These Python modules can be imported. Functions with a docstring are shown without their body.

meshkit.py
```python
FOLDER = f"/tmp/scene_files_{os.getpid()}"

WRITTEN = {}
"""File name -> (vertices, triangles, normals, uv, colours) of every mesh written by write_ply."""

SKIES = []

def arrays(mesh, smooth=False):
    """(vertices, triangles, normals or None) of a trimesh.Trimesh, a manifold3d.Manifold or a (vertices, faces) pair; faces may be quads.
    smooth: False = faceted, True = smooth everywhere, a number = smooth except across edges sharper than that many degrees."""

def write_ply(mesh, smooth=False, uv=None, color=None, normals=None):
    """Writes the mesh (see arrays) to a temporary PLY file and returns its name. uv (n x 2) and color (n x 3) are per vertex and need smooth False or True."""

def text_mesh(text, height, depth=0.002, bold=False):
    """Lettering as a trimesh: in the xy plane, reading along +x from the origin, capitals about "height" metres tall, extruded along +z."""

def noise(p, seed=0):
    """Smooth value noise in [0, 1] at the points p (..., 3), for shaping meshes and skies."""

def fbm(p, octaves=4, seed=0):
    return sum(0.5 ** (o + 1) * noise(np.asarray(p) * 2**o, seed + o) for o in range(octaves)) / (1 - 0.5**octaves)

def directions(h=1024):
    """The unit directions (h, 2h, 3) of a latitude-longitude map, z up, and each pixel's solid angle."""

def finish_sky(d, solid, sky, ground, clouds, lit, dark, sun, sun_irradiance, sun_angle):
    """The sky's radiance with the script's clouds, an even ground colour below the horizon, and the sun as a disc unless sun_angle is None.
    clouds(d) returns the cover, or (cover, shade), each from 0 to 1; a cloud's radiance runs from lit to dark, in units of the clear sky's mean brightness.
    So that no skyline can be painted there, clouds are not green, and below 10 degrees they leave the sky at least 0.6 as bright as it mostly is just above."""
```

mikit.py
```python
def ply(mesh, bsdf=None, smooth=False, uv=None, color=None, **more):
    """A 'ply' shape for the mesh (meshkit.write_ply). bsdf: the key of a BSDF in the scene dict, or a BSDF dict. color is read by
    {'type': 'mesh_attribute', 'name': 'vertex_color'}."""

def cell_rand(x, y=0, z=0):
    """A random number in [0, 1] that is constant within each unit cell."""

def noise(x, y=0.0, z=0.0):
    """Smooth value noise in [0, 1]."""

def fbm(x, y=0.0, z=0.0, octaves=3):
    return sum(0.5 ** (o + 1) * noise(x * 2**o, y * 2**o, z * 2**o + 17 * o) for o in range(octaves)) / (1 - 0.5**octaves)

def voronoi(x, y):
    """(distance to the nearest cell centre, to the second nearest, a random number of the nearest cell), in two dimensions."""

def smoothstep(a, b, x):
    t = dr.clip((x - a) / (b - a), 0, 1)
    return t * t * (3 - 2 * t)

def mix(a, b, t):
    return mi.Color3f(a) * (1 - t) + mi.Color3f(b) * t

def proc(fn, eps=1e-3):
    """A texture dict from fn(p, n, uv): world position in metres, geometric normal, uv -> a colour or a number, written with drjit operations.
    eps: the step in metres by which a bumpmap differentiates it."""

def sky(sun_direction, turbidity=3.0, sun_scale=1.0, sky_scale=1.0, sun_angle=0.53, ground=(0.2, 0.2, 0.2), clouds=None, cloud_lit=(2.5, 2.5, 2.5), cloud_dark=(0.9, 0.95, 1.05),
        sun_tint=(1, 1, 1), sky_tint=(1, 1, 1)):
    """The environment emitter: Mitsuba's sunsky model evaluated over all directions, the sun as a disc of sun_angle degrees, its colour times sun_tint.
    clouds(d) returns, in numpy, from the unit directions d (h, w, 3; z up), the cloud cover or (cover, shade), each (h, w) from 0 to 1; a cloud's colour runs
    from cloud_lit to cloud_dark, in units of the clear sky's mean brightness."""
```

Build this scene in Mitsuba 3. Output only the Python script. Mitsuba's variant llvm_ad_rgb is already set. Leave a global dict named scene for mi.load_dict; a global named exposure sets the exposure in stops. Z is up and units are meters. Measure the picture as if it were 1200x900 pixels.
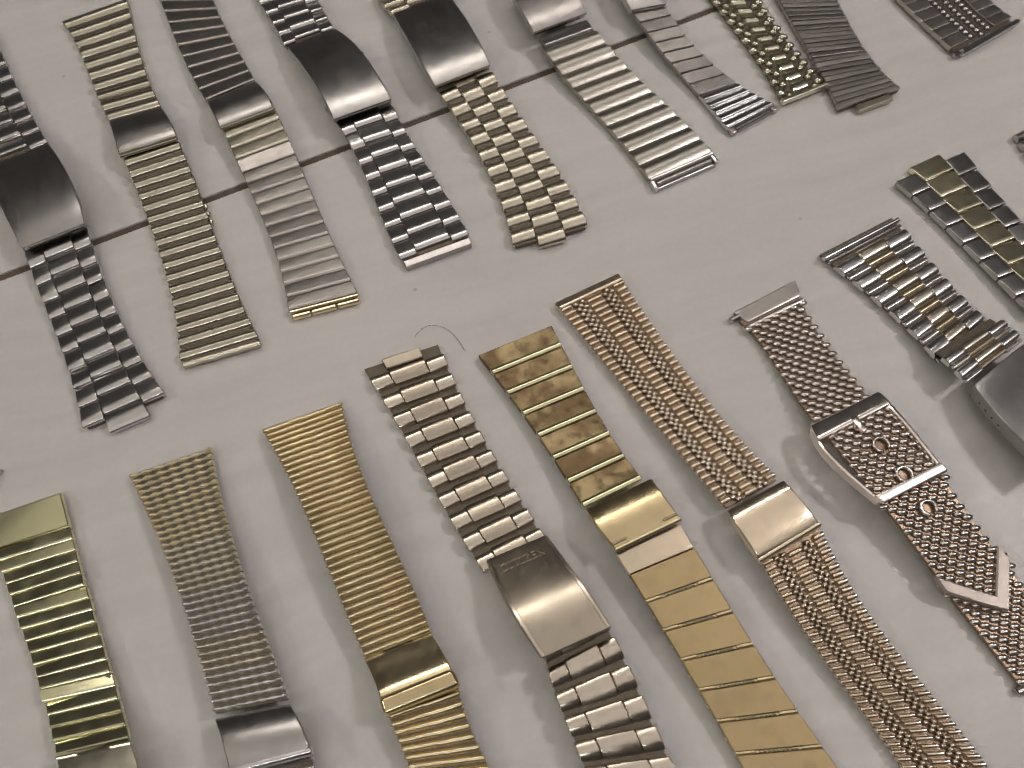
import math, random
import numpy as np, trimesh, mitsuba as mi, drjit as dr, mikit, meshkit
from scipy.interpolate import CubicSpline
from shapely.geometry import Polygon

scene, labels = {'type': 'scene'}, {}
T = mi.ScalarTransform4f
MM = 0.001
rng = random.Random(11)
exposure = -0.17

# ------------------------------------------------------------------ camera
TH, DIST = math.radians(65.0), 0.1937
EYE = [0.0, -DIST * math.cos(TH), DIST * math.sin(TH)]
scene['camera'] = {'type': 'thinlens', 'fov': 2 * math.degrees(math.atan(600 / 950)), 'fov_axis': 'x', 'near_clip': 0.01, 'far_clip': 50.0,
                   'aperture_radius': 0.0007, 'focus_distance': 0.189,
                   'to_world': T().look_at(origin=EYE, target=[0, 0, 0], up=[0, 0, 1])}

# ------------------------------------------------------------------ light: the shop's own lamps, above and outside the frame
def emit(rgb): return {'type': 'area', 'radiance': {'type': 'rgb', 'value': list(rgb)}}
def lab(key, label, cat, group=None, kind=None):
    labels[key] = {'label': label, 'category': cat}
    if group: labels[key]['group'] = group
    if kind: labels[key]['kind'] = kind
def plate_mesh(cx, cy, cz, sx, sy, sz, rot=0):
    m = trimesh.creation.box((sx, sy, sz)); m.apply_transform(trimesh.transformations.rotation_matrix(rot, [0, 0, 1])); m.apply_translation((cx, cy, cz)); return m
scene['room_air'] = {'type': 'constant', 'radiance': {'type': 'rgb', 'value': [0.040, 0.037, 0.035]}}
scene['housing'] = {'type': 'twosided', 'bsdf': {'type': 'diffuse', 'reflectance': {'type': 'rgb', 'value': [.5, .5, .5]}}}
scene['ceiling_light__diffuser'] = mikit.ply(plate_mesh(0.30, 0.26, 1.5, 2.70, 1.62, .02, .0), 'housing', emitter=emit((.275, .253, .230)))
scene['ceiling_light__frame'] = mikit.ply(plate_mesh(0.30, 0.26, 1.53, 2.74, 1.66, .03, .0), 'housing')
lab('ceiling_light', 'large softly glowing square ceiling light above the table', 'ceiling light')
for key, loc, r, col, what in (('hanging_bulb', (0.70, 0.14, 0.88), .055, (110, 101, 98), 'bare warm bulb hanging to the right of the table'),
                               ('hanging_bulb_001', (-1.05, -0.05, 0.86), .07, (46, 45, 35), 'bare yellowish bulb hanging to the left of the table')):
    b = trimesh.creation.icosphere(3, r); b.apply_translation(loc)
    scene[key + '__bulb'] = mikit.ply(b, 'housing', smooth=True, emitter=emit(col))
    c = trimesh.creation.cylinder(.016, .06); c.apply_translation((loc[0], loc[1], loc[2] + r + .032))
    scene[key + '__socket'] = mikit.ply(c, 'housing', smooth=40)
    lab(key, what, 'lamp')
for key, loc, r, col, what in (('tube_lamp', (0.15, -0.62, 1.15), .013, (46, 43.3, 40.6), 'white fluorescent tube above the near side of the table'),
                               ('tube_lamp_001', (0.50, 1.16, 1.24), .015, (24, 22.3, 20.4), 'white fluorescent tube beyond the far side of the table')):
    tube = trimesh.creation.capsule(1.2, r); tube.apply_translation((0, 0, -.6))
    tube.apply_transform(trimesh.transformations.rotation_matrix(math.pi / 2, [0, 1, 0])); tube.apply_transform(trimesh.transformations.rotation_matrix(.36, [0, 0, 1]))
    tube.apply_translation(loc)
    scene[key] = mikit.ply(tube, 'housing', smooth=True, emitter=emit(col))
    lab(key, what, 'lamp')

# ------------------------------------------------------------------ materials
def metal(key, rgb, rough=.22, wear=.10, var=.12, tint=None, bump=0.0, freq=900., brush=False):
    rgb = [float(x) for x in rgb]; tint = tint or [c * .55 for c in rgb]
    def col(p, n, uv):
        f = mikit.fbm(p.x * freq * .35 + 7, p.y * freq * .35, p.z * freq * .35, octaves=3)
        return mikit.mix(rgb, tint, mikit.smoothstep(.45, .85, f) * var * 2)
    def rg(p, n, uv):
        f = mikit.fbm(p.x * freq, p.y * freq, p.z * freq, octaves=3)
        if brush:   # fine lines along the strap and broad smears
            f = .5 * mikit.fbm((p.x * .4 - p.y * .92) * 160, (p.x * .92 + p.y * .4) * 3200, 1.0, octaves=2) + .5 * mikit.fbm(p.x * 170 + 4, p.y * 170, p.z * 170, octaves=3)
        return dr.maximum(rough + wear * (f - .4), .06)
    b = {'type': 'principled', 'base_color': mikit.proc(col), 'metallic': 1.0, 'roughness': mikit.proc(rg), 'specular': .5}
    if bump:
        def bp(p, n, uv): return bump * mikit.fbm(p.x * 1500, p.y * 1500, p.z * 1500, octaves=2)
        b = {'type': 'bumpmap', 'arbitrary': mikit.proc(bp, eps=1e-4), 'scale': 1.0, 'bsdf': b}
    scene[key] = {'type': 'twosided', 'bsdf': b}
metal('steel', (.68, .655, .645), .19)
metal('steel_satin', (.48, .46, .45), .22, wear=.17, brush=True)
metal('steel_dark', (.46, .43, .42), .24, wear=.17, brush=True)
metal('nickel_gold', (.54, .505, .41), .25)
metal('olive_steel', (.45, .425, .38), .31)
metal('champagne', (.74, .66, .55), .20)
metal('champagne_round', (.66, .61, .495), .25)
metal('champagne_satin', (.55, .48, .39), .22, wear=.15, brush=True)
metal('warm_gold', (.92, .80, .55), .15)
metal('grey_gold', (.86, .79, .64), .15)
metal('bright_steel', (.78, .75, .73), .15)
metal('rose_brushed', (.50, .44, .40), .48)
metal('pale_gold', (.84, .80, .52), .16, wear=.15, var=.2, freq=420)
metal('bead_gold', (.80, .77, .60), .15)
metal('yellow_gold', (.94, .79, .50), .16)
metal('satin_gold', (.56, .43, .235), .25)
metal('clasp_gold', (.74, .60, .36), .2, wear=.25, brush=True)
metal('rose_dark', (.28, .205, .15), .4)
metal('rose_gold', (.93, .785, .60), .15)
metal('shadow_steel', (.38, .37, .37), .22, wear=.2, brush=True)
metal('umber_steel', (.37, .345, .33), .30)
metal('rose_mesh', (.95, .86, .79), .15)
metal('brown_steel', (.44, .41, .385), .30)
metal('green_gold', (.88, .82, .60), .22)
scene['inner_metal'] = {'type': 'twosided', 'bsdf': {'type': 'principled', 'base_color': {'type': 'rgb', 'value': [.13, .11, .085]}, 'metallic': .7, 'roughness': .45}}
def tarn_c(p, n, uv):
    f = mikit.fbm(p.x * 190 + 3, p.y * 190, p.z * 190, octaves=4); g = mikit.fbm(p.x * 620, p.y * 620 + 5, p.z * 600, octaves=3)
    c = mikit.mix((.40, .31, .17), (.19, .13, .07), mikit.smoothstep(.30, .64, f))
    return mikit.mix(c, (.08, .055, .03), mikit.smoothstep(.42, .85, g) * .7)
def tarn_r(p, n, uv): return .22 + .35 * mikit.fbm(p.x * 420 + 3, p.y * 420, p.z * 420, octaves=3)
scene['tarnished_gold'] = {'type': 'twosided', 'bsdf': {'type': 'principled', 'base_color': mikit.proc(tarn_c), 'metallic': .9, 'roughness': mikit.proc(tarn_r)}}

# grey laminate planks with a faint grain along the seam
CA, SA = math.cos(math.radians(19.0)), math.sin(math.radians(19.0))
def top_c(p, n, uv):
    a, b = p.x * CA + p.y * SA, p.y * CA - p.x * SA
    g = mikit.fbm(a * 30, b * 260 + mikit.noise(a * 40, b * 40) * 1.5, 3.0, octaves=4)
    blot = mikit.fbm(p.x * 28 + 9, p.y * 28, 1.0, octaves=3)
    fine = mikit.noise(p.x * 1100, p.y * 1100, 0.0)
    c = mikit.mix((.500, .482, .470), (.622, .602, .590), g * .6 + blot * .14)
    v = mikit.voronoi(p.x * 55, p.y * 55)
    speck = (1 - mikit.smoothstep(.02, .035, v[0])) * mikit.smoothstep(.95, .96, v[2]) * .35
    return mikit.mix(c * (.985 + .03 * fine), (.16, .13, .11), speck)
def top_r(p, n, uv): return .36 + .16 * mikit.fbm(p.x * 60, p.y * 60, 2.0, octaves=3)
scene['laminate'] = {'type': 'principled', 'base_color': mikit.proc(top_c), 'roughness': mikit.proc(top_r), 'specular': .35}
scene['seam_dirt'] = {'type': 'diffuse', 'reflectance': {'type': 'rgb', 'value': [.115, .09, .075]}}

# ------------------------------------------------------------------ the straps' lines, measured in millimetres on the table: (left x, left y, right x, right y, height of the top face)
DATA = {
 'a1': {
  'up': [(-172.54, 107.73, -155.05, 116.76, 2.6), (-166.74, 97.84, -149.49, 106.81, 2.64), (-160.84, 88.42, -143.87, 97.31, 2.73), (-154.78, 79.37, -138.12, 88.15, 2.97), (-148.19, 70.28, -131.9, 78.89, 3.8), (-141.29, 61.38, -125.44, 69.8, 5)],
  'clasp': [(-140.52, 60.64, -124.7, 69.03, 5.2), (-135.35, 53.7, -119.36, 62.29, 7.22), (-131.28, 47.93, -115.35, 56.53, 8.03), (-127.72, 42.75, -112.14, 51.16, 8.28), (-124.53, 37.98, -109.59, 46.01, 8.13), (-121.8, 33.71, -107.79, 41.18, 7.4)],
  'low': [(-122.92, 34.59, -108.66, 41.88, 5), (-118.12, 25.26, -104.49, 32.26, 3.43), (-112.74, 15.69, -99.41, 22.49, 2.8), (-107.43, 6.18, -93.77, 13.1, 2.61), (-102.65, -3.2, -87.72, 4.34, 2.6), (-98.72, -12.45, -81.32, -3.64, 2.6)],
 },
 'a2': {
  'up': [(-134.93, 119.11, -117.04, 128.88, 2.4), (-129.38, 111.4, -113.61, 119.25, 2.44), (-124.67, 103.19, -110.15, 109.9, 2.53), (-120.36, 94.8, -106.49, 100.83, 2.76), (-115.8, 86.21, -102.23, 91.72, 3.51), (-110.77, 77.96, -97.39, 82.88, 4.6)],
  'clasp': [(-110.58, 77.47, -96.98, 82.38, 4.8), (-108.72, 73.99, -94.9, 79.25, 5.96), (-107.19, 70.96, -93.19, 76.51, 6.69), (-106.09, 68.51, -91.92, 74.31, 6.8), (-105.13, 66.25, -90.86, 72.24, 6.71), (-104.35, 64.2, -90.02, 70.31, 6.4)],
  'low': [(-104.18, 64.83, -90.38, 70.68, 5), (-98.18, 52.94, -84.42, 58.48, 3.43), (-92.23, 40.66, -78.68, 45.89, 2.72), (-86.82, 28.35, -72.99, 33.45, 2.6), (-82.43, 16.31, -67.21, 21.7, 2.61), (-79.26, 4.52, -60.98, 10.74, 2.8)],
 },
 'a3': {
  'up': [(-110.67, 136.33, -93.44, 135.2, 2.4), (-105.78, 125.5, -89.99, 126.11, 2.44), (-101.02, 115.01, -86.02, 117.62, 2.53), (-96.2, 104.91, -81.75, 109.53, 2.73), (-91.05, 95.05, -77.3, 101.41, 3.25), (-85.51, 85.65, -72.96, 93.3, 4)],
  'clasp': [(-84.92, 84.75, -72.42, 92.36, 4.6), (-83.31, 81.67, -70.36, 89.45, 5.76), (-81.92, 79.07, -68.65, 86.85, 6.49), (-80.84, 77.09, -67.36, 84.74, 6.6), (-79.83, 75.31, -66.3, 82.69, 6.51), (-78.93, 73.76, -65.49, 80.72, 6.2)],
  'low': [(-78.7, 74.26, -65.44, 81.57, 5), (-73.19, 62.93, -59.7, 69.44, 3.84), (-67.67, 51.9, -54.31, 57.52, 2.87), (-62.41, 40.67, -48.97, 45.61, 2.54), (-58.01, 29.44, -43.61, 34.14, 2.5), (-54.92, 18.26, -38.14, 23.39, 2.5)],
 },
 'a4': {
  'up': [(-82.78, 139.87, -66.02, 145.65, 2.6), (-79.92, 132.77, -63.57, 138.98, 2.68), (-76.47, 126.21, -60.97, 132.44, 2.87), (-72.81, 119.85, -58.22, 126, 3.2), (-69.17, 113.07, -55.24, 119.33, 3.96), (-65.98, 105.78, -52.09, 112.61, 5)],
  'clasp': [(-64.91, 105.1, -51.56, 112.27, 5), (-60.34, 97.68, -46.3, 105.71, 7.02), (-56.51, 91.32, -42.08, 99.45, 8.02), (-53.22, 85.46, -38.56, 93.27, 8.46), (-50.41, 80.06, -35.56, 87.5, 8.35), (-48.09, 75.15, -32.9, 82.44, 7.6)],
  'low': [(-48.14, 76.42, -33.19, 82.84, 5.6), (-43.29, 68.48, -28.94, 74.36, 4.22), (-39.22, 59.75, -24.24, 65.96, 3.38), (-35.59, 50.76, -19.47, 57.66, 2.87), (-32, 41.79, -14.94, 49.28, 2.74), (-28.1, 33.32, -10.97, 40.88, 2.7)],
 },
 'a5': {
  'up': [(-44.62, 137.71, -25.34, 147.34, 2.8), (-43.31, 133.53, -23.82, 143.62, 2.94), (-41.72, 129.53, -22.4, 139.7, 3.23), (-39.85, 125.78, -21.06, 135.66, 3.61), (-37.69, 122.1, -19.81, 131.33, 4.22), (-35.26, 118.56, -18.65, 126.8, 5)],
  'clasp': [(-35.26, 118.56, -19.17, 126.8, 5), (-32.05, 110.21, -15.74, 118.8, 7.02), (-29.12, 103.28, -12.8, 111.98, 8.02), (-26.35, 97.14, -10.24, 105.72, 8.46), (-23.71, 91.74, -7.98, 100.06, 8.35), (-21.19, 87.1, -5.97, 95.05, 7.6)],
  'low': [(-20.91, 87.85, -6.03, 96.18, 5.6), (-15.06, 78.66, -0.6, 85.46, 4.41), (-9.84, 68.95, 5.2, 75.21, 3.53), (-5.45, 58.91, 10.87, 65.17, 2.86), (-2.04, 48.3, 15.89, 54.7, 2.8), (0.22, 37.66, 19.87, 44.01, 2.8)],
 },
 'a6': {
  'clasp': [(-2.54, 129.78, 15.51, 139.08, 7.6), (-0.71, 124.4, 16.71, 133.35, 8.24), (1.09, 119.74, 17.95, 128.38, 8.39), (2.86, 115.48, 19.23, 123.84, 8.26), (4.62, 111.51, 20.52, 119.64, 7.93), (6.37, 108.06, 21.88, 115.97, 7.2)],
  'low': [(6.89, 108.51, 22.47, 116.1, 6.2), (12.56, 97.7, 28.33, 105.2, 4.74), (19.13, 88.18, 35.29, 96, 3.27), (25.85, 78.51, 42.5, 86.82, 2.62), (32.09, 68.49, 49.29, 77.32, 2.5), (37.26, 57.95, 55.05, 67.18, 2.6)],
 },
 'a7': {
  'clasp': [(29.72, 133.59, 40.22, 137.32, 7.5), (30.66, 130.05, 41.14, 133.59, 7.5), (31.64, 126.59, 42.11, 129.94, 7.5), (32.67, 123.27, 43.12, 126.44, 7.44), (33.8, 120.42, 44.26, 123.41, 7.07), (35.02, 117.85, 45.5, 120.67, 6.5)],
  'low': [(35.68, 118.32, 45.52, 121.87, 5.5), (40.23, 109.42, 49.54, 112.42, 4.59), (45.17, 101.23, 54.63, 104.27, 3.67), (50.29, 93.56, 60.61, 97.44, 2.7), (55.11, 85.29, 66.97, 90.99, 2.6), (59.63, 77.07, 73.78, 85.75, 2.6)],
 },
 'a8': {
  'low': [(55.53, 136.08, 73.35, 136.08, 2.6), (60.64, 126.01, 76.07, 126.22, 2.6), (65.36, 116.1, 79.28, 117.16, 2.6), (69.57, 106.24, 82.79, 108.72, 2.6), (73.17, 96.36, 86.45, 100.75, 2.6), (76.03, 86.38, 90.09, 93.1, 2.6)],
 },
 'a9': {
  'low': [(77.33, 140.13, 96.34, 140.13, 2.4), (80.42, 128.01, 98.25, 128.85, 2.4), (83.55, 116.49, 100.27, 118.07, 2.4), (86.55, 105.4, 102.76, 108.09, 2.41), (89.22, 94.55, 106.03, 99.14, 2.49), (91.43, 83.87, 110.4, 91.49, 2.6)],
 },
 'a10': {
  'low': [(112.18, 140.13, 136.37, 147.87, 2.4), (115.15, 132.4, 138.87, 141.43, 2.4), (118.49, 125.34, 141.29, 135.12, 2.4), (122.01, 118.71, 143.85, 129.16, 2.4), (125.52, 112.3, 146.75, 123.76, 2.4), (128.84, 105.91, 150.21, 119.11, 2.4)],
 },
 'b1': {
  'up': [(-115.18, -33.39, -100.15, -27.58, 2.8), (-109.43, -43.78, -94.76, -38.72, 2.71), (-103.53, -53.56, -89.42, -49.26, 2.73), (-97.71, -62.91, -84.11, -59.28, 3.05), (-92.31, -71.92, -78.88, -68.8, 3.71), (-87.49, -80.68, -73.7, -77.84, 5)],
  'clasp': [(-86.75, -80.98, -73.04, -78.16, 6), (-85.19, -83.08, -71.45, -80.51, 6.85), (-83.86, -85.16, -70.11, -82.82, 7.42), (-82.86, -87.23, -69.09, -85.12, 7.5), (-81.98, -89.29, -68.21, -87.4, 7.5), (-81.17, -91.34, -67.44, -89.68, 7.5)],
 },
 'b2': {
  'up': [(-86.15, -23.34, -68.68, -16.63, 2.6), (-78.65, -34.28, -63.96, -29.26, 3.87), (-72.27, -44.75, -58.88, -40.8, 4.77), (-66.78, -54.77, -53.66, -51.45, 5.44), (-62.17, -64.3, -48.63, -61.33, 5.5), (-58.09, -73.44, -43.81, -70.65, 5.5)],
  'clasp': [(-58.04, -74.17, -43.57, -71.38, 4.8), (-56.51, -76.13, -42.03, -73.2, 6.22), (-55.32, -78.05, -40.77, -74.97, 6.98), (-54.36, -79.95, -39.7, -76.73, 7.37), (-53.63, -81.85, -38.83, -78.48, 7.35), (-53.11, -83.75, -38.12, -80.25, 7)],
  'low': [(-53.53, -84.07, -38.44, -80.97, 4.5), (-52.78, -85.89, -37.6, -82.68, 4.4), (-52.01, -87.69, -36.78, -84.38, 4.3), (-51.21, -89.47, -35.99, -86.07, 4.2), (-50.38, -91.21, -35.22, -87.75, 4.1), (-49.52, -92.94, -34.46, -89.42, 4)],
 },
 'b3': {
  'up': [(-57.72, -12.53, -39.76, -5.47, 2.8), (-49.88, -24.08, -35.32, -18.55, 5.61), (-43.81, -34.79, -30.34, -29.69, 6.79), (-38.77, -44.83, -25.22, -39.68, 6.86), (-34.18, -54.28, -20.39, -49.06, 6.24), (-29.52, -63.15, -16.25, -58.21, 5.4)],
  'clasp': [(-29.61, -63.25, -16.48, -58.12, 4.8), (-28.33, -65.27, -15.05, -60.12, 5.71), (-27.17, -67.29, -13.73, -62.12, 6.61), (-26.12, -69.31, -12.51, -64.12, 7.52), (-25.26, -71.29, -11.43, -66.08, 7.93), (-24.54, -73.26, -10.45, -68.03, 8.1)],
  'low': [(-24.56, -73.29, -10.42, -68.61, 5.6), (-23.18, -75.98, -9.34, -72.36, 5.35), (-21.83, -78.65, -7.9, -75.91, 5.11), (-20.53, -81.3, -6.22, -79.31, 4.89), (-19.27, -83.93, -4.41, -82.6, 4.69), (-18.04, -86.53, -2.58, -85.81, 4.5)],
 },
 'b4': {
  'up': [(-34.95, 1.82, -17.02, 8.65, 2.8), (-29.07, -7.07, -13.2, -1, 2.63), (-23.77, -15.95, -8.92, -10.05, 2.62), (-18.81, -24.65, -4.35, -18.59, 2.81), (-14, -33.01, 0.34, -26.68, 3.17), (-9.1, -40.94, 4.99, -34.42, 3.8)],
  'clasp': [(-5.59, -43.13, 7.31, -37.64, 4.6), (-3.52, -47.88, 10.05, -42, 6.54), (-1.32, -52.32, 12.64, -46.22, 8.42), (0.97, -56.41, 15.1, -50.24, 9.81), (3.34, -60.18, 17.45, -54.07, 10.46), (5.79, -63.72, 19.66, -57.8, 10.6)],
  'low': [(6.75, -64.13, 19.9, -57.77, 7), (8.1, -68.92, 22.69, -63.42, 6.6), (9.81, -73.46, 25.12, -69.05, 6.2), (11.64, -77.85, 27.39, -74.6, 5.8), (13.37, -82.18, 29.71, -79.96, 5.4), (14.78, -86.52, 32.26, -85.08, 5)],
 },
 'b5': {
  'up': [(-8.18, 6.68, 9.57, 14.85, 2.6), (-2.65, -1.14, 13.27, 6, 2.79), (2.51, -8.93, 16.88, -2.53, 3.17), (7.27, -16.63, 20.56, -10.64, 3.68), (11.61, -24.3, 24.44, -18.33, 4.48), (15.5, -31.87, 28.66, -25.5, 5.5)],
  'clasp': [(15.78, -32.46, 30.42, -25.54, 6.2), (16.82, -34.68, 31.37, -27.8, 7.43), (17.94, -36.65, 32.4, -29.81, 8.02), (19.12, -38.47, 33.48, -31.7, 8.28), (20.36, -40.18, 34.6, -33.51, 8.29), (21.65, -41.81, 35.72, -35.27, 8.2)],
  'low': [(21.9, -42.01, 35.94, -35.4, 6), (27.39, -51.54, 41.57, -46.73, 5.46), (32.61, -60.71, 47.27, -57.31, 4.71), (37.61, -69.57, 53.08, -67.25, 3.66), (42.21, -78.2, 58.83, -76.67, 3), (46.43, -86.59, 64.52, -85.56, 2.6)],
 },
 'b6': {
  'up': [(10.55, 21.18, 26.85, 29.88, 2.5), (18.4, 9.68, 33.25, 17.34, 2.54), (25.98, -1.33, 39.58, 5.47, 2.72), (33.11, -12.13, 45.78, -5.87, 3.67), (39.83, -22.35, 52.16, -16.14, 4.59), (46.1, -32.06, 58.84, -25.31, 5.5)],
  'clasp': [(46.16, -32.89, 59.22, -26, 6.4), (47.09, -35.4, 60.42, -28.23, 7.35), (48.21, -37.68, 61.74, -30.29, 7.6), (49.38, -39.87, 63.04, -32.33, 7.6), (50.6, -41.98, 64.3, -34.37, 7.39), (51.99, -43.94, 65.68, -36.31, 6.6)],
  'low': [(52.52, -43.85, 66.52, -37.1, 5.4), (57.3, -53.43, 71.05, -48.77, 4.53), (62.56, -62.25, 76.83, -59.1, 3.72), (67.97, -70.58, 83.16, -68.59, 2.93), (72.97, -78.65, 89.1, -77.65, 2.68), (77.38, -86.59, 94.15, -86.59, 2.6)],
 },
 'b7': {
  'up': [(56.2, 14.73, 72.27, 23.2, 2.4), (59.55, 10.1, 73.86, 17.06, 2.52), (62.06, 4.93, 75.91, 11.31, 2.82), (64.1, -0.45, 78.23, 5.89, 3.24), (65.95, -5.84, 80.57, 0.63, 4), (68, -10.91, 82.79, -4.51, 5)],
  'tongue': [(68.21, -13.81, 85.24, -5.84, 7), (73.56, -23.37, 90.13, -15.74, 7.96), (79.05, -32.21, 94.61, -25.2, 7.52), (84.46, -40.71, 99.18, -34.13, 6.41), (89.51, -49.09, 104.28, -42.35, 5.28), (93.94, -57.42, 110.39, -49.53, 4.6)],
  'buckle': [(66.86, -13.11, 83.99, -4.68, 6.8), (67.87, -18.33, 85.87, -9.16, 8.56), (70, -22.46, 87.89, -13.34, 9.28), (72.8, -25.94, 89.97, -17.35, 9.4), (75.82, -29.13, 92.03, -21.27, 9.39), (78.82, -32.22, 94.21, -25, 9.2)],
  'tail': [(91.67, -50.99, 106.95, -44.4, 3), (94.09, -54.95, 108.95, -48.5, 2.88), (96.41, -58.88, 111.06, -52.44, 2.76), (98.66, -62.75, 113.23, -56.25, 2.64), (100.87, -66.55, 115.39, -59.98, 2.52), (103.05, -70.28, 117.49, -63.64, 2.4)],
 },
 'b8': {
  'low': [(79.32, 34.42, 100.57, 46.31, 2.6), (84.45, 28.63, 103.51, 39.54, 2.68), (89.37, 22.93, 106.42, 32.94, 2.87), (93.86, 17.08, 109.36, 26.61, 3.22), (97.55, 10.71, 112.18, 20.42, 4.04), (100.31, 3.77, 115.03, 14.57, 5.2)],
  'fold': [(99.79, 4.43, 116.29, 14.49, 7), (100.71, 3.02, 117.21, 13.38, 7.27), (101.58, 1.58, 118.03, 12.2, 7.5), (102.41, 0.12, 118.76, 10.94, 7.69), (103.19, -1.36, 119.4, 9.6, 7.86), (103.93, -2.87, 119.94, 8.18, 8)],
  'clasp': [(105.71, -3.26, 120.29, 7.35, 7), (107.22, -8.6, 121.95, 1.9, 8.19), (109.19, -13.38, 123.91, -3.12, 9.07), (111.39, -17.81, 126.08, -7.79, 9.74), (113.95, -21.89, 128.78, -11.97, 9.8), (116.38, -25.97, 131.59, -15.95, 9.8)],
 },
 'b9': {
  'low': [(102.35, 58.52, 123.24, 68.95, 2.6), (108.47, 50.32, 126.82, 58.39, 2.7), (113.78, 41.74, 130.77, 48.64, 2.89), (118.59, 33.15, 134.91, 39.54, 3.14), (123.12, 24.78, 138.99, 30.86, 3.52), (127.68, 16.92, 142.85, 22.47, 4)],
 },
 'b10': {
  'low': [(138.58, 75.24, 158.68, 86.07, 2.6), (139.29, 72.13, 159.5, 82.78, 2.6), (140.06, 69.1, 160.32, 79.54, 2.6), (140.88, 66.16, 161.15, 76.36, 2.6), (141.77, 63.3, 161.99, 73.23, 2.6), (142.71, 60.51, 162.83, 70.14, 2.6)],
 },
 'b0': {
  'low': [(-125.06, -27.25, -114.93, -21.87, 2.4), (-126.47, -28.89, -115.88, -23.34, 2.4), (-127.86, -30.51, -116.82, -24.81, 2.4), (-129.25, -32.12, -117.75, -26.27, 2.4)],
 },
}
SEAM = ((-130.33, 29.96), (59.7, 125.16))
SEAM_W = 2.0
HAIR = [(-23.85, 12.56, 0.30), (-22.08, 14.94, 0.30), (-19.59, 15.90, 0.30), (-16.40, 14.94, 0.30), (-13.59, 12.32, 0.30), (-11.62, 8.79, 0.30)]
scene['hair_brown'] = {'type': 'roughplastic', 'diffuse_reflectance': {'type': 'rgb', 'value': [.16, .13, .11]}, 'alpha': .2}

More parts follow.
